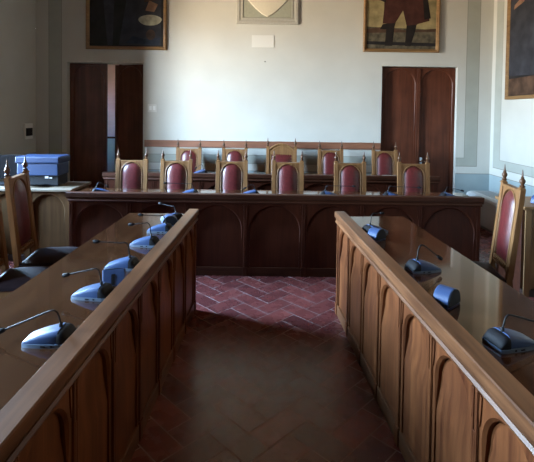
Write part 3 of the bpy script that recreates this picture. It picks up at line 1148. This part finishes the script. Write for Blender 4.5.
# right: standing figure, legs and boots in view
painting('painting of a booted man in a dark red coat, above the right door', 1.510, 2.715, 2.640, 4.45,
         [(7, [(-0.6, 0.05), (0.6, 0.05), (0.6, 0.42), (-0.6, 0.42)]),
          (5, [(-0.6, 0.40), (0.6, 0.36), (0.6, 0.95), (-0.6, 0.95)]),
          (3, [(-0.6, 0.36), (-0.3, 0.40), (0.1, 0.34), (0.6, 0.38), (0.6, 0.33), (-0.6, 0.30)]),
          (0, [(-0.6, 0.12), (0.6, 0.10), (0.6, 0.15), (-0.6, 0.17)]),
          (1, [(-0.6, 0.95), (0.6, 0.95), (0.6, 1.8), (-0.6, 1.8)]),
          (8, [(-0.26, 0.10), (-0.14, 0.10), (-0.11, 0.40), (-0.09, 0.48), (-0.30, 0.44), (-0.34, 0.36), (-0.24, 0.36)]),
          (8, [(0.06, 0.10), (0.15, 0.10), (0.22, 0.34), (0.24, 0.44), (0.08, 0.42)]),
          (6, [(-0.30, 0.45), (-0.10, 0.46), (0.02, 0.66), (0.08, 0.42), (0.25, 0.44), (0.30, 0.80), (0.30, 1.0), (-0.28, 1.0), (-0.28, 0.70)]),
          (6, [(0.22, 0.44), (0.44, 0.50), (0.36, 1.3), (-0.32, 1.3), (-0.26, 0.80), (0.20, 0.75)]),
          (8, [(0.36, 0.52), (0.46, 0.54), (0.38, 1.0), (0.32, 0.95)]),
          (8, [(-0.46, 0.86), (-0.26, 0.78), (-0.24, 0.86), (-0.40, 0.94)]),
          (4, ell(0.02, 1.48, 0.10, 0.14))])
# right wall: large dark canvas
rp_ = painting('large dark brown painting hanging on the right wall', -1.5, 1.5, 1.895, 4.2,
               [(3, [(-1.45, 0.06), (1.45, 0.06), (1.45, 0.35), (-1.45, 0.30)]),
                (1, [(-1.45, 0.35), (-0.4, 0.30), (0.2, 1.0), (-0.3, 2.0), (-1.45, 1.8)]),
                (4, [(-1.36, 1.30), (-1.10, 1.36), (-1.02, 1.50), (-1.12, 1.46), (-1.2, 1.42), (-1.34, 1.36)]),
                (3, [(-1.2, 1.45), (-0.7, 1.6), (-0.6, 1.9), (-1.1, 1.8)])], 0.0)
rp_.location = (XR, 6.73 - 1.5, 1.895)
rp_.rotation_euler = (0, 0, -PI / 2)

# coat of arms
root = thing('crest_panel', 'grey framed relief panel with a cream shield high on the back wall', 'wall crest', (-0.015, YB, 3.055), 0)
bm = nb()
frame_ring(bm, -0.487, 0.487, 0, 1.10, 0.07, 0, [(0, 0), (0, 0.032), (0.006, 0.038), (0.045, 0.038), (0.050, 0.030), (0.080, 0.028), (0.085, 0.036), (0.098, 0.036), (0.102, 0.022)])
obj('frame', bm, M_frame, root)
bm = nb()
box(bm, -0.38, 0.38, -0.025, -0.002, 0.105, 0.995)
obj('back_plate', bm, M_crest, root)
bm = nb()
sh = []
for k in range(13):
    h = 0.50 * (1 - k / 12)
    sh.append((-0.345 * min(1.0, (h / 0.30) ** 0.72) if h > 0 else 0.0, 0.110 + h))
sh = [(-0.345, 0.94)] + sh + [(-x, z) for x, z in reversed(sh[:-1])] + [(0.345, 0.94), (0.0, 0.97)]
o_ = [bm.verts.new((x, -0.025, z)) for x, z in sh]
m_ = [bm.verts.new((x * 0.97, -0.045, 0.6 + (z - 0.6) * 0.97)) for x, z in sh]
i_ = [bm.verts.new((x * 0.6, -0.062, 0.6 + (z - 0.6) * 0.6)) for x, z in sh]
for A, B in ((o_, m_), (m_, i_)):
    for k in range(len(A)):
        j = (k + 1) % len(A)
        bm.faces.new((A[k], A[j], B[j], B[k]))
bm.faces.new(i_)
obj('shield', bm, M_shield, root, smooth=35)

bm = nb()
box(bm, -0.258, 0.095, YB - 0.009, YB, 2.690, 2.885)
tag(obj('wall_plaque', bm, M_paperwhite, bevel=0.003), 'blank white rectangular plaque on the back wall below the crest', 'plaque')
bm = nb()
tube(bm, [(-0.045, YB + 0.01, 2.46), (-0.045, YB - 0.03, 2.465)], 0.007, 8)
lathe(bm, [(0.012, 0), (0.012, 0.004)], (-0.045, YB - 0.03, 2.463), 8)
tag(obj('wall_hook', bm, M_metal), 'tiny dark hook in the back wall under the white plaque', 'hook')
root = thing('light_switch', 'white light switch plate on the back wall right of the left door', 'switch', (-1.835, YB, 1.64), 0)
bm = nb()
box(bm, -0.072, 0.072, -0.010, 0, 0, 0.125)
obj('plate', bm, M_paperwhite, root, bevel=0.003)
for sx in (-0.03, 0.03):
    bm = nb()
    box(bm, sx - 0.020, sx + 0.020, -0.014, -0.010, 0.03, 0.095)
    obj('rocker', bm, M_white, root, bevel=0.002)
root = thing('wall_thermostat', 'white framed black control box on the left wall near the corner', 'control box', (XL, 6.93, 1.20), 0)
bm = nb()
box(bm, 0, 0.025, -0.10, 0.13, 0, 0.24)
obj('plate', bm, M_white, root, bevel=0.004)
bm = nb()
box(bm, 0.025, 0.045, -0.075, 0.085, 0.05, 0.17)
obj('black_switch', bm, M_black, root, bevel=0.003)

# heater in the far right corner
root = thing('fan_heater', 'low white heater cabinet in the far right corner beneath the painted wall', 'heater', (3.565, 6.50, 0), 0)
root.scale = (1, 1, 0.94)
bm = nb()
prism_xz(bm, [(-0.42, 0.05), (0.0, 0.05), (0.0, 0.50), (-0.36, 0.50), (-0.40, 0.485), (-0.42, 0.45)], -0.55, 0.55)
obj('casing', bm, M_heater, root, bevel=0.012)
bm = nb()
for k in range(14):
    y = -0.46 + k * 0.07
    box(bm, -0.30, -0.06, y, y + 0.04, 0.499, 0.503)
obj('top_grille', bm, M_heatg, root)
bm = nb()
box(bm, -0.38, -0.02, -0.5, 0.5, 0.0, 0.05)
obj('base', bm, M_heatg, root)

# sheet of paper on the back desk
bm = nb()
box(bm, 1.60, 1.80, 6.02, 6.22, 0.81, 0.8125)
tag(obj('paper_sheet', bm, M_paperwhite), 'white paper sheet lying on the back desk before its rightmost chair', 'paper')
